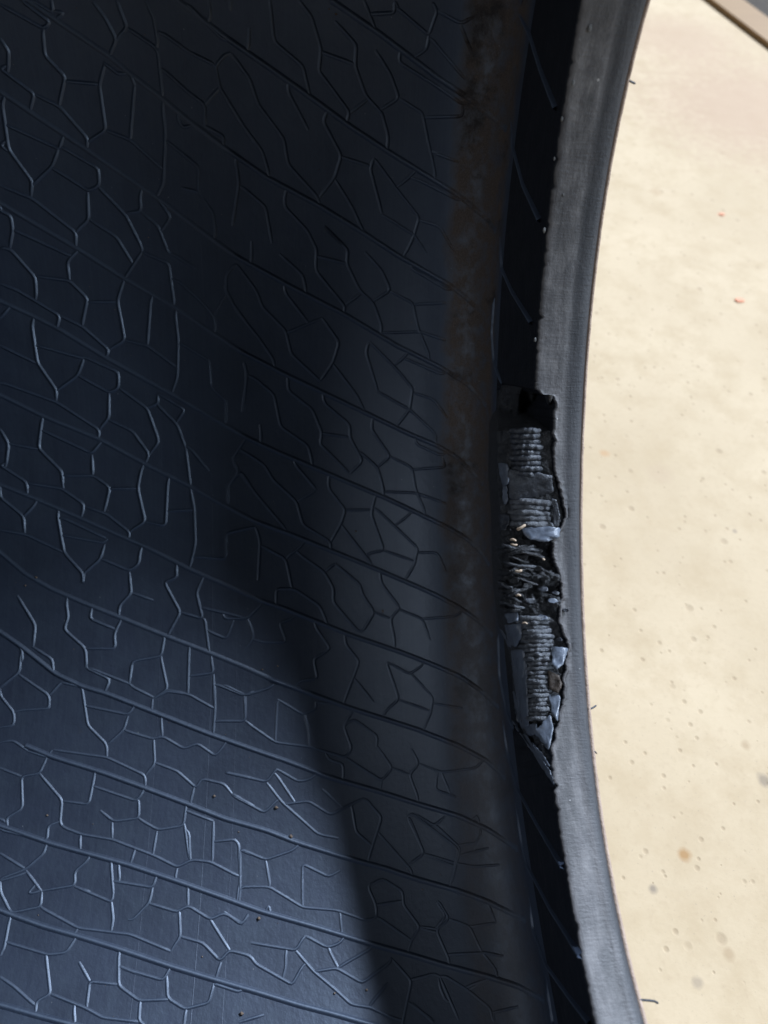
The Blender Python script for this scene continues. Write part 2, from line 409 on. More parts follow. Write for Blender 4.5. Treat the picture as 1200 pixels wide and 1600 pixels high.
def liner():
    rows, tcs = [], []
    r_end = R_BEAD + (0.262 - R_BEAD) * torn_wall(th_list)
    xc = Xc(th_list); one = np.ones(NT)
    prof = []; sarr = []
    # right half, from the centre outwards: (X, r, s)
    for k in np.linspace(0, 1, 70):
        prof.append((XCEN + (xc - SHW - XCEN) * k, R * one))
    for a in np.linspace(0, math.pi / 2, 18)[1:]:
        prof.append((xc - SHW + SHW * math.sin(a), R_SH + (R - R_SH) * math.cos(a)))
    for k in np.linspace(0, 1, 26)[1:]:
        r = R_SH + (r_end - R_SH) * k
        prof.append((Xw(r, th_list), r))
    left = [(mirror_X(X), r) for X, r in prof[::-1][:-1]]
    full = left + prof
    M = len(full); ic = len(left)
    V = np.zeros((NT, M, 3)); TC = np.zeros((NT, M, 3))
    P2 = np.stack([np.stack([X, r * one], 1) for X, r in full], 1)       # NT,M,2
    seg = np.hypot(np.diff(P2[..., 0], axis=1), np.diff(P2[..., 1], axis=1))
    s = np.concatenate([np.zeros((NT, 1)), np.cumsum(seg, 1)], 1); s = s - s[:, ic:ic + 1] + XCEN
    for j in range(M):
        V[:, j] = polar(P2[:, j, 0], P2[:, j, 1], th_list)
    # slight hand-made unevenness of cured rubber
    TC[..., 0] = (th_list * .28)[:, None]; TC[..., 1] = s
    return obj('inner_liner', V.reshape(-1, 3), grid_faces(NT, M, True), M_LINER, tyre, tc=TC.reshape(-1, 3))
LINER = liner()

def bead(right=True):
    one = np.ones(NT)
    m = torn_amount(th_list) if right else 0 * one
    xh, xt = Xh(th_list), Xt(th_list)
    xd = np.where(m > 0, torn_X(th_list), xt)
    edge = xt + (np.maximum(xd, xt) - xt) * m
    # small nicks along the toe
    nick = np.array([max(0, noise.noise((t * 90, 3.1, 0)) - .18) * .0024 + .0005 * noise.noise((t * 260, 7, 0)) + .00025 * noise.noise((t * 900, 5, 0)) for t in th_list])
    edge = edge + nick * (1 - .5 * m) + m * np.array([.0008 * noise.noise((t * 75, 11, 0)) + .00015 * noise.noise((t * 210, 13, 0)) for t in th_list])
    mw = torn_wall(th_list) if right else m
    r_end = R_BEAD + (0.262 - R_BEAD) * mw
    pts = []   # (X, r, s)  s = 0 at the toe edge, negative on the inside face
    for k in np.linspace(0, 1, 14):
        r = r_end + (.2160 - r_end) * k
        X = Xw(r, th_list); X = X + (np.maximum(edge + .0004, X) - X) * m * min(1, k * 4)
        pts.append((X, r, -(r - .213)))
    pts.append((edge + .00015, .2145 * one, -.0010 * one))
    pts.append((edge + .0006, .2137 * one, -.0003 * one))
    pts.append((edge + .00085, .21355 * one, .0003 * one)); pts.append((edge + .0013, .2134 * one, .0006 * one))
    for k in np.linspace(0, 1, 12)[1:]:
        X = np.maximum(xt + .0013 + (xh - .0022 - xt - .0013) * k, edge + .0013 + .0010 * k)
        # shallow crown and a faint groove beside the heel strip
        r = .2134 + .0016 * k + .0004 * math.exp(-((k - .70) / .05) ** 2)
        pts.append((X, r * one, X - xt))
    pts.append((xh - .0010, .2154 * one, xh - xt)); pts.append((xh - .0002, .2162 * one, xh - xt + .001))
    pts.append((xh, .2172 * one, xh - xt + .002)); pts.append((xh + .0008, .221 * one, xh - xt + .005))
    pts.append((xh + .003, .228 * one, xh - xt + .010)); pts.append((xh + .0045, .236 * one, xh - xt + .018))
    M = len(pts); V = np.zeros((NT, M, 3)); TC = np.zeros((NT, M, 3))
    for j, (X, r, s) in enumerate(pts):
        X2 = X if right else mirror_X(X)
        V[:, j] = polar(X2, r, th_list); TC[:, j, 0] = th_list * .22; TC[:, j, 1] = s
    o = obj('bead', V.reshape(-1, 3), grid_faces(NT, M, True), M_BEAD, tyre, tc=TC.reshape(-1, 3))
    if right: o['label'] = 'scuffed grey bead with a torn, gouged stretch'
    return o
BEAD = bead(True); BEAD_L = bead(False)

def carcass():
    tl = np.radians(np.arange(-180, 180, 1.0)); n = len(tl)
    for sgn in (1, -1):
        pr = [(Xh(tl) + .0045, .236), (Xh(tl) + .007, .246), (.1005 + 0 * tl, .262), (.1005 + 0 * tl, .278), (.097 + 0 * tl, .293), (.0925 + 0 * tl, .302)]
        V = np.zeros((n, len(pr), 3))
        for j, (X, r) in enumerate(pr):
            V[:, j] = polar(X if sgn > 0 else mirror_X(X), r + 0 * tl, tl)
        obj('outer_sidewall', V.reshape(-1, 3), grid_faces(n, len(pr), True), M_OUT, tyre)
    xs = [.0925, .088, .060, .058, .048, .046, .004, .002, -.010, -.012]
    rs = [.302, .306, R_OUT - .0005, .301, .301, R_OUT - .0002, R_OUT, .301, .301, R_OUT]
    prof = list(zip(xs, rs)); prof = prof + [(mirror_X(x), r) for x, r in prof[::-1]]
    V = np.zeros((n, len(prof), 3))
    for j, (X, r) in enumerate(prof): V[:, j] = polar(X, r + 0 * tl, tl)
    obj('tread', V.reshape(-1, 3), grid_faces(n, len(prof), True), M_OUT, tyre, smooth=False)
carcass()

def heel_edge_reflection():  # edge ring whose brown colour imitates the floor's warm reflection
    tl = th_list; pr = [(Xh(tl) - .0001, .2167), (Xh(tl) + .0004, .2162), (Xh(tl) + .0011, .2165), (Xh(tl) + .0014, .2176), (Xh(tl) + .0009, .2200)]
    V = np.zeros((NT, len(pr), 3))
    for j, (X, r) in enumerate(pr): V[:, j] = polar(X + .00012 * np.array([noise.noise((t * 60, 1.7, 0)) for t in tl]), r + 0 * tl, tl)
    obj('heel_edge_reflection', V.reshape(-1, 3), grid_faces(NT, len(pr), True), M_HEEL_REFLECTION, BEAD, label='thin edge along the bead heel, floor reflection put into its brown colour')
heel_edge_reflection()

# ------------------------------------------------------------------ raised ribs and cell ridges moulded in the liner
def resample(pl, step):
    pl = np.asarray(pl, float); out = [pl[0]]
    for a, b in zip(pl[:-1], pl[1:]):
        n = max(1, int(round(np.linalg.norm(b - a) / step)))
        for k in range(1, n + 1): out.append(a + (b - a) * k / n)
    return np.array(out)
def smooth_pl(pl, it=1):
    p = np.array(pl, float)
    for _ in range(it):
        q = p.copy(); q[1:-1] = p[1:-1] * .5 + (p[:-2] + p[2:]) * .25; p = q
    return p

PROF = [(-1.0, -.12), (-.62, .18), (-.34, .78), (0, 1.0), (.34, .78), (.62, .18), (1.0, -.12)]
def ridge_mesh(pl, width, height, step=6, sm=1, ends=True, hfun=None):
    """a rounded raised line swept along a photo polyline lying on the liner"""
    px = smooth_pl(resample(pl, step), sm)
    P = surf(px)
    Pa = surf(px + [1.5, 0]); Pb = surf(px + [0, 1.5])
    nr = np.cross(Pa - P, Pb - P); nr /= np.linalg.norm(nr, axis=1)[:, None] + 1e-12
    tow = CAM_O - P; nr *= np.sign((nr * tow).sum(1))[:, None]
    if len(P) > 3:
        nr[1:-1] = (nr[:-2] + nr[1:-1] + nr[2:]); nr /= np.linalg.norm(nr, axis=1)[:, None]
    tg = np.gradient(P, axis=0); tg /= np.linalg.norm(tg, axis=1)[:, None] + 1e-12
    sd = np.cross(nr, tg); sd /= np.linalg.norm(sd, axis=1)[:, None] + 1e-12
    n = len(P); V, TC = [], []
    for i in range(n):
        e = 1.0
        if ends == 'start': e = min(1.0, .02 + .98 * i / 6.0)
        elif ends: e = min(1.0, .25 + .75 * min(i, n - 1 - i) / 2.0)
        hh = height * e * (1 + .12 * noise.noise(Vector(P[i] * 300))); ww = width * (.75 + .25 * e)
        if hfun is not None: hh *= hfun(px[i])
        th = math.atan2(P[i][1], -P[i][2])
        for (u, h) in PROF:
            V.append(P[i] + sd[i] * u * ww + nr[i] * h * hh)
            TC.append((th * .28 + u * .001, P[i][0] if P[i][0] < .045 else P[i][0] + max(0, R - np.hypot(P[i][1], P[i][2])), max(0, 1 - abs(u) * 1.7)))
    F = grid_faces(n, len(PROF))
    return V, F, TC

RIBS = [
 [(517, 0), (590, 50), (643, 90), (682, 120), (735, 155), (770, 185), (792, 203)],
 [(277, 0), (320, 33), (365, 67), (417, 103), (483, 150), (547, 197), (613, 241), (712, 302), (735, 320), (760, 342), (775, 362)],
 [(43, 0), (90, 33), (170, 87), (200, 113), (253, 153), (293, 187), (368, 243), (417, 277), (497, 320), (567, 363), (623, 400), (702, 445), (730, 467), (757, 492)],
 [(0, 143), (50, 177), (140, 237), (247, 310), (300, 350), (370, 401), (453, 447), (537, 490), (620, 540), (687, 573), (730, 600), (760, 635)],
 [(0, 317), (33, 337), (123, 390), (197, 437), (273, 480), (317, 510), (353, 533), (378, 550), (450, 587), (567, 643), (637, 677), (685, 697), (715, 715), (732, 732), (755, 758)],
 [(0, 470), (50, 493), (90, 513), (167, 560), (270, 617), (323, 647), (388, 685), (440, 709), (490, 730), (543, 753), (607, 780), (702, 825), (730, 842), (750, 862), (765, 884)],
 [(0, 617), (67, 650), (157, 687), (230, 727), (297, 760), (333, 780), (400, 815), (450, 833), (517, 860), (583, 887), (637, 910), (680, 929), (720, 950), (750, 972), (770, 994)],
 [(0, 757), (50, 777), (127, 810), (233, 857), (297, 890), (412, 940), (440, 949), (500, 973), (550, 993), (627, 1019), (678, 1039), (720, 1057), (750, 1078), (780, 1107)],
 [(0, 863), (40, 897), (80, 920), (133, 943), (193, 967), (257, 993), (327, 1020), (383, 1043), (427, 1063), (483, 1083), (550, 1107), (650, 1139), (717, 1165), (760, 1188), (790, 1217)],
 [(0, 987), (33, 1010), (87, 1053), (127, 1072), (167, 1084), (233, 1110), (327, 1147), (403, 1174), (453, 1191), (510, 1213), (590, 1236), (650, 1255), (717, 1275), (763, 1296), (810, 1328)],
 [(40, 1165), (83, 1183), (160, 1207), (223, 1230), (297, 1258), (350, 1279), (417, 1298), (460, 1315), (537, 1339), (600, 1356), (650, 1373), (717, 1392), (763, 1409), (822, 1439)],
 [(0, 1290), (80, 1318), (127, 1331), (200, 1351), (277, 1377), (350, 1403), (408, 1424), (496, 1449), (577, 1474), (642, 1492), (687, 1506), (763, 1526), (810, 1541), (851, 1564)],
 [(0, 1422), (20, 1430), (67, 1447), (123, 1463), (187, 1483), (267, 1510), (333, 1530), (402, 1550), (467, 1570), (525, 1585), (577, 1600), (660, 1622)],
 [(0, 1570), (60, 1587), (110, 1600), (180, 1620)],
]
TIPS = [None, (365, 67), (368, 243), (371, 402), (378, 550), (388, 685), (400, 815), (412, 940), (427, 1063), None, None, None, None, None]
# steep continuations of the ribs down the sidewall
WALL = [
 [(810, 22), (827, 52), (845, 110), (870, 170)],
 [(798, 190), (802, 232), (817, 288), (845, 345)],
 [(781, 370), (785, 422), (800, 455), (832, 505)],
 [(773, 465), (769, 520), (772, 565), (784, 600)],
 [(785, 1125), (793, 1173), (810, 1235), (842, 1293), (881, 1354)],
 [(806, 1255), (816, 1319), (825, 1354), (862, 1424), (909, 1494)],
 [(827, 1400), (833, 1450), (854, 1509), (892, 1561), (924, 1599)],
 [(853, 1525), (865, 1600), (885, 1640)],
 [(779, 990), (781, 1055), (792, 1110), (803, 1140)],
]
# second, fainter line below the ribs on the right
TWIN = [[(623, 97), (680, 133), (723, 163)], [(658, 283), (717, 313)], [(643, 420), (700, 453)], [(640, 563), (690, 585)], [(650, 694), (690, 712)]]

def tip_gain(tip, end):
    def f(p):
        g = min(1.0, max(.10, (end - p[0]) / 75.0))
        if tip is None: return g
        d = p[0] - tip[0]
        if d < -6: return .62
        return (1.55 if d < 8 else 1.15) * g
    return f
for pl in RIBS:                                            # carry the ribs on past the left edge of the picture
    if pl[0][0] == 0:
        k = (pl[1][1] - pl[0][1]) / (pl[1][0] - pl[0][0]); pl.insert(0, (-110, pl[0][1] - 110 * k * .95))
ribs = []
for i, pl in enumerate(RIBS):
    V, F, TC = ridge_mesh(pl, .00135, .00082, 7, 1, False, tip_gain(TIPS[i], pl[-1][0]))
    ribs.append(obj('diagonal_rib', V, F, M_LINER, LINER, tc=TC))
def rib_angle(i):
    p = surf([(150, np.interp(150, [q[0] for q in RIBS[i]], [q[1] for q in RIBS[i]]))])[0]; return math.atan2(p[1], -p[2])
for src, pitch in ((11, rib_angle(11) - rib_angle(10)), (3, rib_angle(3) - rib_angle(4))):     # and on round the tyre, above and below
    for k in range(2 if src == 11 else 4, 6):
        o = ribs[src].copy(); COL.objects.link(o); o.parent = LINER; o.rotation_euler = (pitch * k, 0, 0)
for pl in WALL:
    last = np.array(pl[-1]); grow = pl[-1][1] > 1200 or pl[-1][1] < 520
    V, F, TC = ridge_mesh(pl, .0011, .0008, 5, 1, 'start' if grow else True, (lambda p: 1 + .8 * max(0, 1 - np.linalg.norm(p - last) / 70)) if grow else None)
    obj('sidewall_rib', V, F, M_LINER, LINER, tc=TC)

CELLS = []
def T(x0, y0, s, *pls):
    for pl in pls: CELLS.append([(x0 + x / s, y0 + y / s) for x, y in pl])
T(0, 0, 3, [(150,0),(250,60),(240,0)], [(100,0),(235,105),(205,135),(0,20)], [(200,150),(210,260),(305,360),(275,500)], [(0,180),(40,240),(38,325)],
  [(0,320),(40,350),(160,440),(140,520)], [(160,440),(280,500),(410,650),(405,700)], [(430,0),(490,80),(545,185),(515,255)], [(545,0),(595,130),(545,185)],
  [(680,0),(720,80),(740,200)], [(595,130),(720,215),(740,240),(760,440)], [(490,300),(465,400),(495,610),(420,660)], [(300,380),(465,395)], [(630,400),(610,655)],
  [(495,610),(610,655),(760,790)], [(760,490),(775,620),(765,860),(735,920)], [(10,490),(40,700),(150,850),(145,920)], [(40,590),(280,700),(285,670)],
  [(270,710),(245,780),(160,860)], [(250,790),(415,895),(465,870),(460,790),(290,690)], [(410,900),(415,1030),(360,1080)], [(465,880),(590,1010),(665,1160)],
  [(590,1000),(660,990),(655,920)], [(660,990),(740,1060),(790,1190)], [(740,930),(800,1020),(765,1070)], [(420,1030),(545,1110),(618,1230)], [(0,680),(40,710)],
  [(0,870),(150,930),(355,1090),(355,1145)], [(0,990),(50,1010),(60,1080),(45,1165)], [(70,1080),(330,1200)], [(770,330),(880,430),(960,490),(960,590)], [(960,490),(1030,410)],
  [(1060,250),(1010,310),(1030,410),(1190,670)], [(1080,250),(1170,370),(1190,440)], [(770,160),(880,240)], [(780,660),(880,740),(930,780),(930,900),(1000,1000),(1010,1100)],
  [(1105,750),(1120,860),(1090,1060)], [(880,20),(1050,190)], [(980,0),(985,70)])
T(0, 350, 3, [(345,145),(315,175),(325,265)], [(0,110),(50,120),(165,250),(170,330)], [(170,245),(325,265),(410,350),(385,470)], [(0,280),(80,310),(280,430),(265,495)],
  [(280,430),(385,480),(510,590),(500,620)], [(665,130),(630,185),(590,245)], [(665,130),(790,185),(815,370)], [(575,280),(550,360),(585,545),(515,585)], [(410,365),(550,365)],
  [(705,360),(690,570)], [(585,545),(690,570),(825,670)], [(820,420),(835,540),(830,720),(805,790)], [(0,440),(20,420)], [(150,480),(175,650),(265,780),(262,830)],
  [(175,570),(390,630)], [(390,640),(365,710),(280,770)], [(375,715),(510,790),(555,770),(555,695),(400,625)], [(510,790),(510,910),(470,955)], [(560,770),(690,865),(745,1020),(700,1080)],
  [(690,860),(745,840),(735,800)], [(740,850),(830,940),(870,1050)], [(750,800),(865,870),(840,910)], [(515,920),(620,970),(700,1080),(680,1120)], [(0,570),(175,655)],
  [(0,740),(265,835),(465,965),(460,1010)], [(195,930),(180,1050),(290,1160),(295,1240)], [(0,960),(40,1030),(30,1120)], [(40,1030),(180,1055)], [(205,970),(430,1075),(450,1050)],
  [(430,1080),(435,1170)], [(840,270),(950,370),(1000,430),(1010,490)], [(810,140),(920,210)], [(1060,330),(1020,400)], [(1100,190),(1060,240),(1060,330),(1190,510)],
  [(850,560),(980,640),(985,760),(1060,830),(1060,920)], [(1140,650),(1160,700),(1135,880)], [(1130,1040),(1090,1100),(1120,1170)], [(870,1050),(892,1230)], [(890,1050),(980,1160)])
T(0, 700, 3, [(300,130),(440,130),(515,185),(490,290)], [(0,80),(125,160),(128,215)], [(130,165),(290,190),(395,265),(380,325)], [(400,275),(500,310),(608,395),(600,425)],
  [(660,110),(645,190),(680,345),(615,385)], [(520,190),(645,190)], [(785,165),(775,365),(680,345)], [(890,180),(910,290),(915,450),(890,555)], [(785,295),(910,290)],
  [(0,230),(110,320),(115,400)], [(110,320),(160,270)], [(0,385),(120,405),(300,490)], [(270,320),(300,490),(390,590),(385,640)], [(295,410),(490,445),(505,425)],
  [(490,450),(470,520),(395,585)], [(300,330),(500,425)], [(655,490),(650,545),(605,575),(500,530)], [(605,580),(615,680),(560,740),(555,790)], [(620,680),(720,715)],
  [(825,570),(830,605),(770,630),(845,770),(785,880)], [(945,620),(920,680),(950,800),(845,770)], [(960,800),(980,960)], [(80,690),(165,830),(155,930)],
  [(310,735),(320,790),(300,850),(400,940),(405,1020)], [(410,940),(540,940),(535,870),(555,830)], [(540,850),(420,800)], [(0,870),(100,930),(105,1000)], [(0,1120),(80,1060),(100,1030)],
  [(770,890),(755,975),(620,1000),(605,1105)], [(755,990),(785,1130),(725,1170)], [(885,960),(880,1150)], [(785,1135),(870,1150)], [(885,1070),(1000,1055),(990,990)],
  [(1000,1060),(1005,1200)], [(605,1105),(415,1030)], [(620,1120),(720,1170)], [(400,1030),(515,1085),(490,1145)], [(955,750),(1060,775),(1160,800),(1190,760)],
  [(980,860),(1060,895),(1080,850)], [(1020,1110),(1140,1160),(1190,1140)], [(1070,260),(1060,180),(1130,110),(1190,200)], [(1190,370),(1060,400),(1060,520),(920,510)],
  [(150,930),(245,990),(250,1060)], [(240,1150),(285,1100)], [(100,1070),(230,1160),(230,1220)])
T(0, 1000, 3, [(0,225),(90,150),(100,40)], [(230,270),(230,320),(90,330)], [(0,260),(65,340),(65,400),(0,410)], [(295,200),(380,220)], [(385,230),(410,400),(500,490),(500,550)],
  [(410,310),(600,350),(620,325)], [(600,355),(580,420),(510,485)], [(600,430),(720,465),(760,450),(860,510),(925,485),(1010,545),(1045,500)], [(755,375),(760,450)],
  [(720,480),(725,580),(680,635)], [(250,515),(500,550),(680,635),(680,690)], [(725,575),(830,615),(920,695),(945,650),(1050,675)], [(720,275),(785,240),(885,255),(1000,320)],
  [(1005,200),(1008,320),(1000,430)], [(1015,380),(1150,380),(1145,260)], [(1150,380),(1190,410)], [(715,275),(710,330)], [(130,520),(220,550),(245,515)],
  [(215,560),(185,625),(100,640),(105,790),(30,835),(35,880)], [(195,640),(290,750),(280,860)], [(295,755),(415,770),(440,650)], [(450,690),(640,755),(665,720)],
  [(650,755),(650,835),(530,850),(470,800)], [(525,855),(525,930)], [(0,830),(30,860)], [(0,890),(220,940),(225,870)], [(220,950),(205,1000),(120,1075),(0,1120)],
  [(300,880),(380,910),(525,935),(720,1010),(830,1065),(900,1030),(985,1040),(1110,1105)], [(375,920),(375,990)], [(660,845),(740,890),(860,870),(870,790)], [(735,895),(715,1010)],
  [(630,990),(610,1050)], [(910,690),(890,770)], [(1000,850),(995,1030)], [(1000,945),(1100,935)], [(1085,720),(1190,780)], [(1060,620),(1190,650)], [(1125,985),(1190,1010)],
  [(830,1070),(820,1120)], [(405,1040),(350,1085),(350,1150),(200,1175)], [(120,1080),(195,1180)], [(520,1050),(530,1190)], [(530,1130),(715,1160),(725,1130)])
T(0, 1250, 3, [(0,430),(50,530),(190,500),(195,430)], [(350,405),(525,480),(530,440)], [(715,410),(700,480),(620,565),(600,560)],
  [(700,485),(830,525),(880,495),(985,560),(1050,530),(1135,580),(1165,540)], [(880,420),(880,495)], [(840,530),(845,640),(800,710)], [(200,510),(365,600),(610,630),(800,710)],
  [(365,600),(345,635)], [(845,640),(950,670),(1030,755),(1075,705),(1170,730)], [(990,570),(1075,705)], [(1035,760),(1010,840)], [(1000,870),(980,950),(865,980),(785,930),(780,820)],
  [(785,935),(650,940),(555,870),(555,740)], [(575,790),(765,845),(785,810)], [(550,865),(420,850),(405,970)], [(340,670),(310,715),(225,725),(40,670)],
  [(215,730),(235,910),(170,945),(165,1000)], [(240,910),(400,975),(480,1020),(650,1040)], [(40,580),(20,690),(0,730)], [(0,830),(60,870),(160,960)],
  [(655,950),(650,1040),(690,1060)], [(345,980),(350,1040)], [(1120,400),(1110,480)], [(1130,410),(1200,405)], [(870,990),(860,1060)])
T(350, 0, 3, [(215,0),(230,160)], [(30,0),(30,50)], [(120,130),(115,220)], [(350,0),(410,80),(455,230),(445,330)], [(240,200),(370,310),(400,440)], [(450,340),(590,530),(575,570)],
  [(590,530),(680,460)], [(520,100),(620,210),(615,310),(665,450),(740,530),(770,640),(765,700)], [(460,245),(610,300)], [(710,235),(780,350),(820,460),(740,510)],
  [(820,460),(930,530),(960,680),(990,810)], [(940,550),(1120,545)], [(970,710),(1100,760)], [(655,0),(710,140)], [(700,65),(800,60),(800,0)], [(815,40),(960,165),(1000,50),(970,0)],
  [(960,180),(950,230),(890,270)], [(970,180),(1130,370)], [(1000,50),(1110,110),(1170,80)], [(1110,120),(1170,270)], [(35,250),(120,370),(160,490),(280,650),(300,770),(445,930),(445,960)],
  [(0,440),(60,550),(180,710),(210,810)], [(300,430),(395,610)], [(465,570),(550,730),(520,830),(450,920)], [(520,840),(600,970),(660,1100)], [(550,735),(690,780)],
  [(705,735),(685,790),(740,1000)], [(710,750),(820,900),(915,1020),(885,1120),(850,1190)], [(740,1005),(890,1100),(950,1190)], [(910,1030),(1010,1060),(1080,1180)], [(820,870),(870,830)],
  [(285,920),(285,970),(390,1080),(435,1170),(430,1250)], [(90,880),(195,970),(225,1140)], [(470,1060),(580,1170)])
T(350, 350, 3, [(435,150),(575,185)], [(470,10),(580,120),(575,185),(635,310),(700,370),(740,480),(735,520)], [(435,225),(570,390),(560,420)], [(570,380),(635,330)],
  [(660,130),(740,220),(780,310),(710,355)], [(780,315),(885,370),(910,490),(960,610)], [(900,375),(1040,370)], [(740,510),(920,505),(1040,545)], [(260,140),(370,240),(385,310)],
  [(130,80),(130,160)], [(60,190),(150,310),(180,390),(290,500),(315,610),(455,740)], [(0,290),(60,410),(160,530),(235,640)], [(285,320),(400,470)], [(460,440),(540,555),(510,650),(455,730)],
  [(320,500),(460,440)], [(510,655),(620,800),(660,880)], [(680,550),(665,600),(720,780)], [(690,560),(800,670),(885,770),(870,870),(815,940)], [(800,660),(840,630)],
  [(720,785),(870,870),(990,980)], [(885,790),(980,820),(1050,910)], [(100,650),(105,730),(90,880)], [(140,720),(235,800),(265,950),(395,1040),(415,1120)],
  [(300,720),(300,780),(415,870),(460,980),(450,1030)], [(470,840),(590,940),(590,1000),(650,1110),(590,1170)], [(460,980),(590,1000)], [(460,1040),(590,1170)],
  [(690,960),(780,1090),(720,1140)], [(640,1070),(720,1140),(745,1230),(750,1280)], [(780,1090),(880,1140),(900,1250),(940,1340)], [(170,940),(175,1000)])
T(350, 700, 3, [(115,30),(190,80),(230,150),(340,250),(370,360),(500,440),(500,470)], [(40,40),(70,110),(20,180),(20,260)], [(70,110),(170,240),(290,380)], [(335,80),(430,190)], [(430,200),(360,240)],
  [(490,150),(490,190),(570,290),(550,350),(500,440)], [(550,360),(690,540)], [(580,290),(690,290)], [(700,260),(690,310),(750,480),(690,490)], [(720,290),(910,470),(890,550),(855,610)],
  [(750,480),(890,530)], [(820,350),(860,320)], [(890,100),(1040,90)], [(760,205),(900,210),(1040,260)], [(150,370),(170,440),(160,620)], [(180,460),(290,520),(320,660)], [(310,500),(350,470)],
  [(370,510),(470,580),(515,660),(510,720),(630,860)], [(480,575),(520,540)], [(530,550),(640,640),(645,680),(705,770),(650,860)], [(245,720),(245,660),(330,660),(450,740),(480,810)],
  [(735,630),(825,750),(780,800),(800,900),(800,940)], [(705,770),(780,800)], [(830,760),(930,800),(965,900)], [(940,800),(1080,790)], [(900,490),(1000,490),(1040,580)], [(0,800),(110,800),(160,750)],
  [(320,800),(260,820),(295,910),(180,910)], [(130,850),(140,890),(95,950)], [(430,840),(500,940),(420,990),(440,1080),(360,1090)], [(570,920),(635,1000),(570,1170)],
  [(760,1000),(820,1170)], [(780,1010),(870,1060),(930,1020)], [(620,1090),(700,1190)])
T(350, 1000, 3, [(0,210),(100,260),(215,225)], [(100,265),(100,380),(0,380)], [(250,280),(240,470)], [(110,390),(240,480),(400,500),(570,550),(600,510),(560,400),(610,370),(720,450),(715,500)],
  [(270,290),(370,350),(435,320),(430,290)], [(380,360),(400,430),(400,500)], [(0,620),(200,665),(250,600)], [(255,610),(350,665),(410,650)], [(200,670),(270,760),(440,910),(535,930)],
  [(280,770),(395,755),(500,820),(635,750)], [(40,730),(190,810),(250,750)], [(75,1190),(75,980),(195,1030),(325,985)], [(195,1035),(215,1150)], [(365,1200),(368,1050),(490,1110),(545,1080)],
  [(600,570),(740,660),(790,600),(720,500)], [(740,660),(735,700)], [(880,510),(915,580),(870,630),(910,740)], [(790,600),(870,630)], [(1020,620),(1060,720)], [(915,580),(1020,620),(1180,600)],
  [(770,130),(820,280),(770,320)], [(890,170),(980,270),(970,340),(935,420)], [(820,280),(960,330)], [(660,740),(740,830),(685,1000)], [(860,830),(940,1000),(870,1050)], [(730,910),(880,1080)],
  [(880,810),(1100,980),(1060,1150)], [(970,880),(1020,840)], [(940,1005),(1080,1060)])
T(350, 1250, 3.4286, [(80,540),(90,465),(240,465),(420,575),(600,590),(760,645),(820,630),(815,560),(770,460),(850,420),(960,490),(960,560),(1050,680),(1000,760),(990,800)],
  [(420,400),(420,575)], [(0,600),(95,670),(130,610)], [(145,765),(385,805),(430,730)], [(440,730),(550,790),(615,770)], [(385,810),(480,920),(600,1020),(680,1095),(780,1110),(910,1170)],
  [(480,920),(600,900),(740,980),(890,870),(900,840)], [(560,800),(610,900)], [(170,880),(365,990),(420,890)], [(80,1190),(215,1150)], [(900,850),(1005,970),(960,1180)], [(830,630),(1000,750)],
  [(1140,550),(1190,620),(1130,690)])
T(600, 1150, 3.4286, [(140,440),(215,630),(140,680)], [(215,630),(380,680)], [(270,470),(410,600),(400,640),(360,790)], [(170,420),(270,480),(330,430)],
  [(290,880),(350,980),(280,1040),(350,1200)], [(200,1030),(280,1050)], [(350,980),(460,1020),(520,1150)], [(470,1020),(600,1000)], [(350,1170),(540,1160),(640,1180)], [(300,1290),(400,1520)],
  [(320,1280),(450,1360),(570,1460),(590,1540)], [(450,1360),(500,1330)], [(150,1430),(270,1540)])
T(0, 1000, 3, [(0,600),(100,640)], [(0,1000),(120,1075)], [(130,520),(60,470),(0,480)], [(180,1180),(130,1190)], [(870,800),(1000,850)], [(885,900),(890,1025)], [(555,1060),(560,1120)])
T(0, 1250, 3, [(865,120),(885,270)], [(530,560),(520,470)], [(420,430),(360,410)], [(370,760),(420,850)], [(660,820),(560,780)], [(100,350),(0,380)], [(1000,110),(1000,190)], [(1120,210),(1120,300)], [(1000,860),(1120,900)])
T(350, 1000, 3, [(490,560),(560,580),(560,640)], [(250,640),(330,760)], [(600,780),(620,900),(690,960)], [(460,700),(560,790)], [(500,300),(430,290)], [(600,340),(560,400)], [(1000,300),(1120,320)], [(1000,640),(990,700),(1100,740)], [(1110,960),(1180,950)])
T(350, 1250, 3.4286, [(620,600),(630,700)], [(240,560),(245,600)], [(640,880),(780,800)], [(780,1100),(880,980)], [(830,560),(960,540)], [(1060,680),(1140,690)], [(1010,960),(1130,930)], [(330,830),(330,900)], [(1000,1090),(1120,1180)], [(1150,950),(1160,1010),(1190,1080)])
T(600, 1150, 3.4286, [(380,680),(480,700),(620,690)], [(400,640),(560,600)], [(500,420),(520,520),(480,600)], [(340,800),(420,860)], [(560,900),(600,1000)], [(520,1150),(600,1250)], [(450,1340),(560,1300)], [(590,1480),(720,1450)])
T(0, 0, 3, [(300,60),(260,90)], [(610,340),(630,400)], [(480,290),(560,350)], [(830,560),(860,600)], [(880,240),(1000,300)], [(930,900),(850,880)], [(960,590),(1050,640)])
for pl in TWIN: CELLS.append(pl)

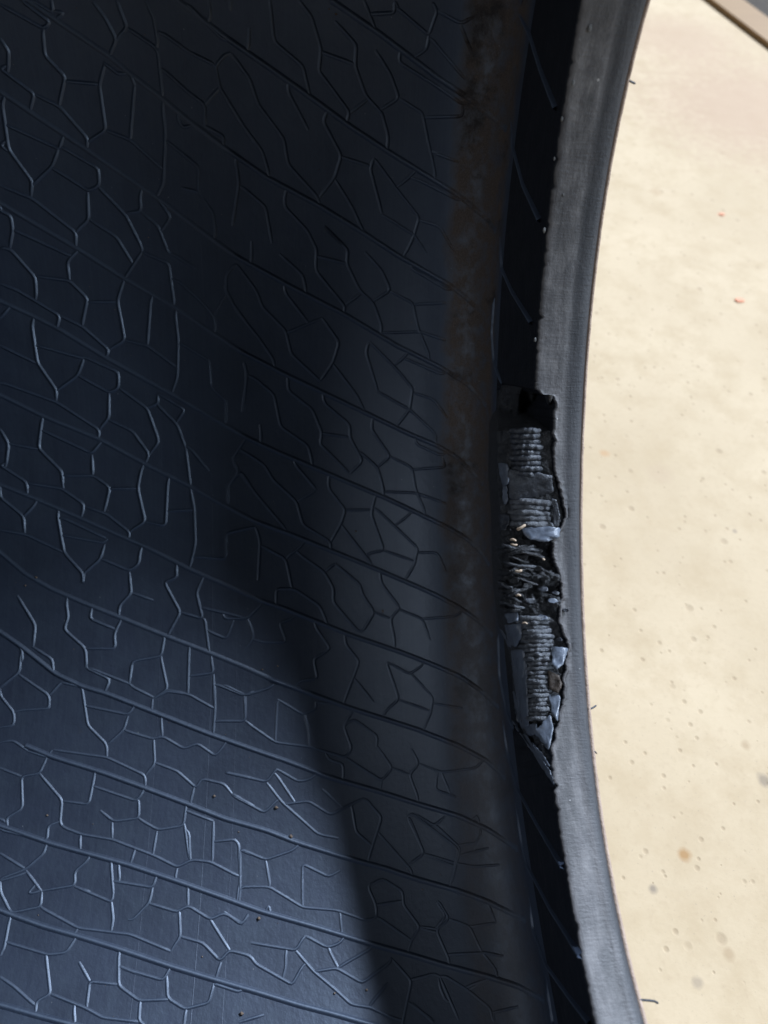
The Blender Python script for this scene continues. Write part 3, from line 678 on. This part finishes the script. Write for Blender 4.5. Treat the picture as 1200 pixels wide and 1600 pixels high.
# the raised lines run into each other: carry loose ends on to the next line
_dense = [resample(pl, 3) for pl in CELLS] + [resample(pl, 3) for pl in RIBS]
for ci, pl in enumerate(CELLS):
    others = np.vstack([d for k, d in enumerate(_dense) if k != ci])
    for end in (0, -1):
        p = np.array(pl[end]); q = np.array(pl[1 if end == 0 else -2])
        d = others - p; dist = np.hypot(d[:, 0], d[:, 1])
        fw = (p - q) / (np.linalg.norm(p - q) + 1e-9)
        score = dist - .55 * (d @ fw)                      # prefer going straight on
        score[dist > 20] = 1e9
        k = int(np.argmin(score))
        if score[k] < 1e8 and dist[k] > 2.5:
            if end == 0: pl.insert(0, tuple(others[k]))
            else: pl.append(tuple(others[k]))

def band_of(pl):
    x, y = np.mean(np.array(pl), 0)
    for i, r in enumerate(RIBS):
        a = np.array(r); yy = np.interp(x, a[:, 0], a[:, 1])
        if x < a[0, 0]: yy = a[0, 1] - (a[0, 0] - x) * .6
        if y < yy: return i
    return len(RIBS)
bands = {}
for pl in CELLS: bands.setdefault(band_of(pl), []).append(pl)
for bnd in sorted(bands):
    V, F, TC = [], [], []
    for pl in bands[bnd]:
        xm = max(p[0] for p in pl)
        ym = np.mean([p[1] for p in pl]); g = np.interp(ym, [900, 1150], [1.0, 0.0])
        v, f, t = ridge_mesh(pl, (.00078 if xm < 640 else .00072) + .00016 * g, (.00042 if xm < 640 else .00037) + .00020 * g, 6, 1)
        o = len(V); V += v; TC += t; F += [tuple(i + o for i in q) for q in f]
    obj('cell_ridges', V, F, M_LINER, LINER, tc=TC, kind='stuff')

# fine mould lines running round the tyre
def ring_line(X, wd, h, t0=-70, t1=75):
    tl = np.radians(np.arange(t0, t1, .5)); V, TC = [], []
    for t in tl:
        x = X + .0004 * math.sin(t * 3.1 + X * 90)
        for (u, hh) in ((-1, -.1), (0, 1), (1, -.1)):
            V.append(polar(np.array(x + u * wd), np.array(R - hh * h), np.array(t))); TC.append((t * .28, x, 0))
    obj('mould_line', V, grid_faces(len(tl), 3), M_LINER, LINER, tc=TC)
ring_line(-.0495, .00025, .00008)
for X in (-.071, -.0385, .0335): ring_line(X, .00015, .00005)

# ------------------------------------------------------------------ the torn stretch of the bead
def r_cut(t):
    return np.interp(t, [0, .05, .12, .28, .55, .80, .93, 1.0], [.2590, .2390, .2262, .2208, .2180, .2162, .2150, .2160])
def cut_at(px, lift=0.0):
    px = np.asarray(px, float)
    l, r = torn_left(px[:, 1]), torn_right(px[:, 1]) + 4
    return cyl(px, r_cut(np.clip((px[:, 0] - l) / np.maximum(r - l, 8), 0, 1)) - lift)

def rough_amp(y):
    return np.interp(y, [600, 640, 660, 800, 830, 850, 940, 965, 1120, 1150, 1235], [.9, .9, .4, .4, 1.1, 1.5, 1.5, .5, .45, .8, .4])
def torn_surface():
    ys = np.arange(572, 1236, 1.6); m = 46
    V = np.zeros((len(ys), m, 3))
    for i, y in enumerate(ys):
        l, r = torn_left(y), torn_right(y) + 5 * min(1, max(0, (y - 606) / 12))
        if y > 1140: r = max(r, l + 3)
        xs = l + (r - l) * np.linspace(0, 1, m)
        px = np.stack([xs, np.full(m, y)], 1)
        amp = rough_amp(y); rr = r_cut(np.linspace(0, 1, m)).copy()
        wl = surf(px); rw = np.hypot(wl[:, 1], wl[:, 2])
        for k in range(m):
            q = Vector((xs[k] * .045, y * .045, 0)); q2 = Vector((xs[k] * .16, y * .16, 4))
            d = noise.noise(q) * 2.0 + noise.noise(q * 2.3) * 1.1 + abs(noise.noise(q2)) * 1.2 + noise.noise(q2 * 2.1) * .6
            b = min(1, max(0, (y - 596 + 26 * noise.noise((xs[k] * .06, 3, 1))) / 46)) * min(1, max(0, (1234 - y) / 40)); b = b * b * (3 - 2 * b)
            rr[k] += .032 * min(1, max(0, (674 - y) / 34)) + .0035 * math.exp(-((y - 862) / 22) ** 2)
            rr[k] = rw[k] + .004 * (1 - b) + (rr[k] - .0011 * amp * d * min(1, k / 5) - rw[k]) * b
        V[i] = cyl(px, rr)
    return obj('torn_rubber', V.reshape(-1, 3), grid_faces(len(ys), m), M_TORN, BEAD, label='ragged black torn rubber along the gouged bead')
TORN = torn_surface()

# bead core: cord windings laid side by side across the core
def winding(x0, x1, y, hpx, lift, slant, arch, mat=None):
    n = 22; ring = 10
    xs = np.linspace(x0, x1, n); V = []
    hpx = hpx * random.uniform(.85, 1.15); slant = slant + random.uniform(-2.2, 2.2); lift = lift + random.uniform(-.0004, .0004)
    for i, x in enumerate(xs):
        u = i / (n - 1)
        yy = y + slant * (u - .5) + 1.5 * noise.noise((x * .10, y * .21, 2)) + .6 * noise.noise((x * .4, y * .5, 6))
        lf = lift + arch * (1 - (2 * u - 1) ** 2) + .0006 * noise.noise((x * .16, y * .12, 8))
        c = cut_at([(x, yy)], lf)[0]; cy = cut_at([(x, yy + hpx * .5)], lf)[0]
        up = CAM_O - c; up /= np.linalg.norm(up); side = cy - c
        e = (1 - abs(2 * u - 1) ** 5) ** .5
        th = 1 + .55 * noise.noise((x * .22, y * .37, 12))
        for k in range(ring):
            a = 2 * math.pi * k / ring
            g = 1 + .34 * noise.noise((x * .55, y * .6 + math.cos(a), math.sin(a)))
            V.append(c + side * math.cos(a) * g * (.55 + .55 * e) * 1.0 + up * math.sin(a) * np.linalg.norm(side) * .92 * g * th * (.3 + .7 * e))
    F = []
    for i in range(n - 1):
        for k in range(ring):
            F.append((i * ring + k, (i + 1) * ring + k, (i + 1) * ring + (k + 1) % ring, i * ring + (k + 1) % ring))
    F += [tuple(range(ring))[::-1], tuple((n - 1) * ring + k for k in range(ring))]
    obj('cord_winding', V, F, mat or M_CORD, TORN)
for y in (673, 681.5, 690, 698.5, 707, 715.5, 724, 732.5, 741): winding(798 + random.uniform(-4, 2), 849 + random.uniform(-4, 4), y, 8.2, -.0004, 1.5, .0026, M_DARK)  # darker material puts shade into the colour of the upper cords
for y in (784.5, 793, 801.5, 810, 819): winding(794 + random.uniform(-3, 2), 864 + random.uniform(-4, 4), y, 8.5, -.0004, 2.5, .0028)
for k in range(23):
    y = 966 + k * 7.1; c = np.interp(y, [966, 1040, 1125], [833, 842, 839]); hw = np.interp(y, [966, 1000, 1060, 1125], [18, 22, 19, 14])
    winding(c - hw - 7 + random.uniform(-4, 3), c + hw + 7 + random.uniform(-3, 4), y, 7.3, -.0004, -1.0, .0032)

# torn flaps of rubber: outline in photo pixels, lift from the torn surface
def flap(name, poly, lift, mat, thick=.0007, curl=.0012, label=None, tilt=(0, 0)):
    poly = np.array(poly, float); c = poly.mean(0)
    if name == 'rubber_flap': poly = c + (poly - c) * 1.15; lift -= .0010
    ring = resample(np.vstack([poly, poly[:1]]), 3.5)[:-1]
    for _ in range(1): ring = ring * .5 + (np.roll(ring, 1, 0) + np.roll(ring, -1, 0)) * .25
    ring = ring + np.array([[noise.noise((p[0] * .23, p[1] * .23, 5)) * 2.0, noise.noise((p[0] * .23, p[1] * .23, 9)) * 2.0] for p in ring])
    span = np.abs(poly - c).max() + 1e-6
    lay = [1.0, .93, .62, .3]
    Vt, Vb = [], []
    for q in lay:
        pts = c + (ring - c) * q
        lf = lift + curl * (np.linalg.norm(pts - c, axis=1) / span) ** 2 + tilt[0] * (pts[:, 0] - c[0]) / span + tilt[1] * (pts[:, 1] - c[1]) / span
        lf = lf + np.array([noise.noise((p[0] * .09, p[1] * .09, 3)) for p in pts]) * .0007 - (thick * .35 if q == 1.0 else 0)
        Vt.append(cut_at(pts, lf)); 
        if q in (1.0, .3): Vb.append(cut_at(pts, lf - thick * (.5 if q == 1.0 else 1)))
    n = len(ring); V = np.vstack(Vt + Vb); F = []
    for l in range(3):
        for k in range(n): F.append((l * n + k, l * n + (k + 1) % n, (l + 1) * n + (k + 1) % n, (l + 1) * n + k))
    F.append(tuple(3 * n + k for k in range(n)))
    for k in range(n):
        F.append((4 * n + k, 4 * n + (k + 1) % n, (k + 1) % n, k)); F.append((5 * n + k, 5 * n + (k + 1) % n, 4 * n + (k + 1) % n, 4 * n + k))
    F.append(tuple(5 * n + k for k in range(n))[::-1])
    o = obj(name, V, F, mat, BEAD)
    if label: o['label'] = label
    return o
def C7(pts): return [(720 + x / 3.635, 800 + y / 3.635) for x, y in pts]
def C6(pts): return [(720 + x / 4.615, 560 + y / 4.615) for x, y in pts]
flap('rubber_flap', C6([(445,1228),(560,1215),(705,1228),(690,1290),(600,1318),(500,1300)]), .0042, M_FLAP, .0012, .0006, 'pale blue-grey cut flap under the upper cords', (0, .0016))
flap('rubber_flap', C6([(360,810),(520,835),(640,850),(650,960),(560,985),(370,1010)]), .0030, M_DARK, .0010, .0003, None, (0, -.0004))
flap('rubber_flap', C6([(272,765),(338,770),(345,850),(338,905),(300,905),(285,840)]), .0030, M_FLAP, .0010, .0005, None, (0, .0008))
flap('rubber_flap', C6([(300,918),(336,925),(338,1040),(306,1045)]), .0026, M_FLAP, .0010, .0005)
flap('rubber_flap', C6([(275,1128),(350,1135),(340,1200),(315,1242),(290,1230)]), .0024, M_DARK, .0010, .0006)
flap('rubber_flap', C6([(655,1020),(690,1030),(715,1150),(700,1200),(665,1190),(672,1090)]), .0036, M_DARK, .0009, .0004)
flap('rubber_flap', C7([(250,582),(318,570),(326,618),(272,630)]), .0030, M_FLAP, .0010, .0008, None, (0, .0010))
flap('rubber_flap', C7([(252,648),(332,640),(345,700),(312,762),(276,742)]), .0032, M_FLAP, .0010, .0004, None, (0, .0008))
flap('rubber_flap', C7([(292,812),(358,802),(372,900),(376,1010),(382,1192),(340,1196),(318,1040),(300,920)]), .0030, M_FLAP, .0010, .0003, 'long smooth grey sheet beside the lower cords', (.0006, .0006))
flap('rubber_flap', C7([(524,772),(606,780),(578,862),(540,892),(522,850)]), .0040, M_FLAP, .0012, .0006, 'blue-grey flap at the right of the lower cords', (0, .0014))
flap('rubber_flap', C7([(500,905),(560,935),(572,985),(545,1025),(505,1000)]), .0032, M_BROWN, .0010, .0008)
flap('rubber_flap', C7([(500,1042),(562,1050),(548,1182),(520,1142)]), .0036, M_FLAP, .0010, .0006, None, (0, .0012))
flap('rubber_flap', C7([(424,1250),(508,1158),(522,1230),(500,1342)]), .0050, M_FLAP, .0012, .0006, 'pointed pale flap at the lower end of the tear', (0, .0016))
flap('rubber_flap', C7([(352,1210),(432,1204),(424,1258),(392,1272)]), .0036, M_FLAP, .0010, .0005, None, (0, .0012))
flap('rubber_flap', C7([(222,668),(240,680),(288,765),(268,758)]), .0030, M_FLAP, .0008, .0002)
flap('rubber_flap', C7([(284,848),(298,862),(320,912),(304,905)]), .0030, M_FLAP, .0008, .0002)
flap('rubber_flap', C7([(296,1025),(310,1035),(335,1190),(318,1180)]), .0034, M_FLAP, .0008, .0002)
flap('rubber_flap', C7([(292,1185),(312,1200),(342,1246),(326,1250)]), .0036, M_FLAP, .0008, .0002)
flap('rubber_strip', C7([(330,1250),(372,1262),(445,1382),(510,1470),(534,1558),(470,1470),(395,1360)]), .0040, M_FLAP, .0010, .0002, 'narrow pale strip of rubber peeled along the lower end of the tear')
flap('rubber_strip', C7([(400,1300),(440,1345),(508,1440),(505,1452),(450,1395)]), .0062, M_FLAP, .0007, .0002)
for (x, y, s, mt) in [(470, 440, 46, 1), (525, 505, 44, 2), (400, 505, 52, 1), (285, 490, 34, 1), (460, 600, 52, 2), (225, 200, 40, 1), (345, 260, 60, 0), (430, 320, 52, 0), (300, 390, 52, 0), (540, 460, 34, 1),
                      (380, 420, 50, 0), (270, 300, 40, 0), (560, 725, 34, 1), (440, 225, 44, 0), (330, 560, 34, 0), (480, 1095, 30, 0), (600, 560, 30, 1), (250, 120, 44, 0)]:
    k = 9
    flap('rubber_scrap', C7([(x + s * (.55 + .75 * abs(noise.noise((x * .37, i * 1.7, 0)))) * math.cos(i * 6.283 / k), y + .5 * s * (.55 + .75 * abs(noise.noise((y * .41, i * 1.9, 2)))) * math.sin(i * 6.283 / k)) for i in range(k)]),
         .0018 + .0010 * random.random(), [M_TORN, M_DARK, M_FLAP][mt], .0010, .0006, None, (random.uniform(-.0012, .0012), random.uniform(-.0004, .0016)))

# frayed tan cord ends
def tube(name, P, rad, mat, parent, ring=6):
    P = np.array(P); tg = np.gradient(P, axis=0); V = []
    for i in range(len(P)):
        t = tg[i] / (np.linalg.norm(tg[i]) + 1e-12); a = np.cross(t, [.3, .5, .8]); a /= np.linalg.norm(a); b = np.cross(t, a)
        rr = rad * (1 if i < len(P) - 1 else .35)
        for k in range(ring): V.append(P[i] + (a * math.cos(k * 6.2832 / ring) + b * math.sin(k * 6.2832 / ring)) * rr)
    F = [(i * ring + k, i * ring + (k + 1) % ring, (i + 1) * ring + (k + 1) % ring, (i + 1) * ring + k) for i in range(len(P) - 1) for k in range(ring)]
    F += [tuple(range(ring))[::-1], tuple((len(P) - 1) * ring + k for k in range(ring))]
    return obj(name, V, F, mat, parent)
for a, b_, c, rd in [((322,100),(345,88),(368,72),.00055), ((282,158),(298,155),(315,165),.0004), ((285,182),(305,188),(322,186),.0004), ((312,335),(330,338),(348,330),.0005), ((315,475),(328,470),(342,476),.0004), ((466,266),(472,272),(478,268),.0004), ((350,632),(366,628),(380,636),.0003)]:
    px = resample(C7([a, b_, c]), 1.5)
    tube('frayed_cord', cut_at(px, .0042 + .0006 * np.sin(np.linspace(0, 3, len(px)))), rd, M_FIBRE, BEAD)
for k in range(20):      # dark strands in the burnt-looking middle of the tear
    y = 850 + k * 5.2 + random.uniform(-2, 2); x0 = 785 + random.uniform(-6, 18); x1 = x0 + random.uniform(22, 52)
    px = np.array([(x0 + (x1 - x0) * u, y + 6 * math.sin(u * 2.6 + k) * random.uniform(.9, 1.1) + 1.5 * noise.noise((u * 6, k, 0))) for u in np.linspace(0, 1, 12)])
    px[:, 0] = np.minimum(px[:, 0], torn_right(px[:, 1]) - 4)
    tube('torn_strand', cut_at(px, .0022 + .0012 * np.sin(np.linspace(.2, 3, 12))), random.uniform(.0004, .0008), M_TORN if k % 3 else M_CORD, TORN)
# nubs of scuffed rubber along the toe
M_NUB = plain_rubber('pale_scuff', (.07, .07, .07), (.15, .15, .15), 900, .6)
for (x, y, s) in [(921, 44, .0011), (895, 130, .0009), (878, 186, .0008), (850, 360, .0009), (866, 248, .0006), (836, 531, .0008), (880, 305, .0005), (905, 62, .0006)]:
    c = cyl([(x, y)], .2136)[0]; V = []; k = 8; m = 5
    up = np.array([0, -c[1], -c[2]]); up /= np.linalg.norm(up); ax = np.array([1., 0, 0]); tn = np.cross(up, ax)
    for i in range(m):
        ph = i / (m - 1) * 1.5
        for j in range(k):
            a = 6.2832 * j / k; g = 1 + .5 * noise.noise((x + math.cos(a) * 2, y + math.sin(a) * 2, i * .7))
            V.append(c + (ax * math.cos(a) * .7 + tn * math.sin(a) * 1.3) * s * .75 * math.cos(ph) * g + up * s * .4 * math.sin(ph))
    obj('scuff_nub', V, [(i * k + j, i * k + (j + 1) % k, (i + 1) * k + (j + 1) % k, (i + 1) * k + j) for i in range(m - 1) for j in range(k)] + [tuple((m - 1) * k + j for j in range(k))], M_NUB, BEAD)
# rubber hairs left by the mould vents on the heel
for pts in ([(980, 123), (985, 127), (993, 131)], [(919, 1109), (926, 1106), (932, 1102)], [(998, 1562), (1012, 1563), (1022, 1564), (1029, 1568)], [(928, 1174), (931, 1176), (933, 1178)], [(909, 700), (911, 701), (913, 699)]):
    px = resample(pts, 2); r = np.linspace(.2165, .2185, len(px))
    tube('vent_hair', cyl(px, r), .00035, M_DARK, BEAD, 5)

# grit lying on the liner
def grit():
    M = plain_rubber('tan_grit', (.12, .085, .06), (.26, .19, .14), 900, .7)
    spots = [(405, 1435, 5), (378, 1584, 5), (432, 1262, 5), (455, 1307, 5), (410, 1046, 3), (434, 1041, 3), (598, 955, 4), (556, 830, 3), (57, 902, 4), (40, 915, 3), (74, 1274, 3), (335, 1244, 4), (232, 371, 2), (373, 1300, 2), (573, 1547, 3), (523, 1552, 3), (60, 1430, 2), (660, 1390, 2), (316, 1495, 2), (525, 22, 3), (514, 14, 2)]
    rnd = random.Random(3)
    for _ in range(70): spots.append((rnd.uniform(5, 740), rnd.uniform(5, 1595), rnd.uniform(.6, 1.3)))
    V, F = [], []
    for (x, y, s) in spots:
        c = surf([(x, y)])[0]; n = CAM_O * 0 + np.array([0, -c[1], -c[2]]); n /= np.linalg.norm(n)
        o = len(V); q = s * .00014
        for d in ((1, 0, 0), (-1, .2, 0), (0, 1, .1), (.1, -1, 0), (0, 0, 1), (0, 0, -1)):
            V.append(c + n * q * .6 + np.array(d) * q * (1 + .5 * rnd.random()))
        F += [tuple(o + i for i in f) for f in ((0, 2, 4), (2, 1, 4), (1, 3, 4), (3, 0, 4), (2, 0, 5), (1, 2, 5), (3, 1, 5), (0, 3, 5))]
    ob = obj('grit', V, F, M, None, label='tiny tan grit crumbs scattered over the black inner liner', category='grit', kind='stuff')
    ob.matrix_world = TYRE_MAT
grit()
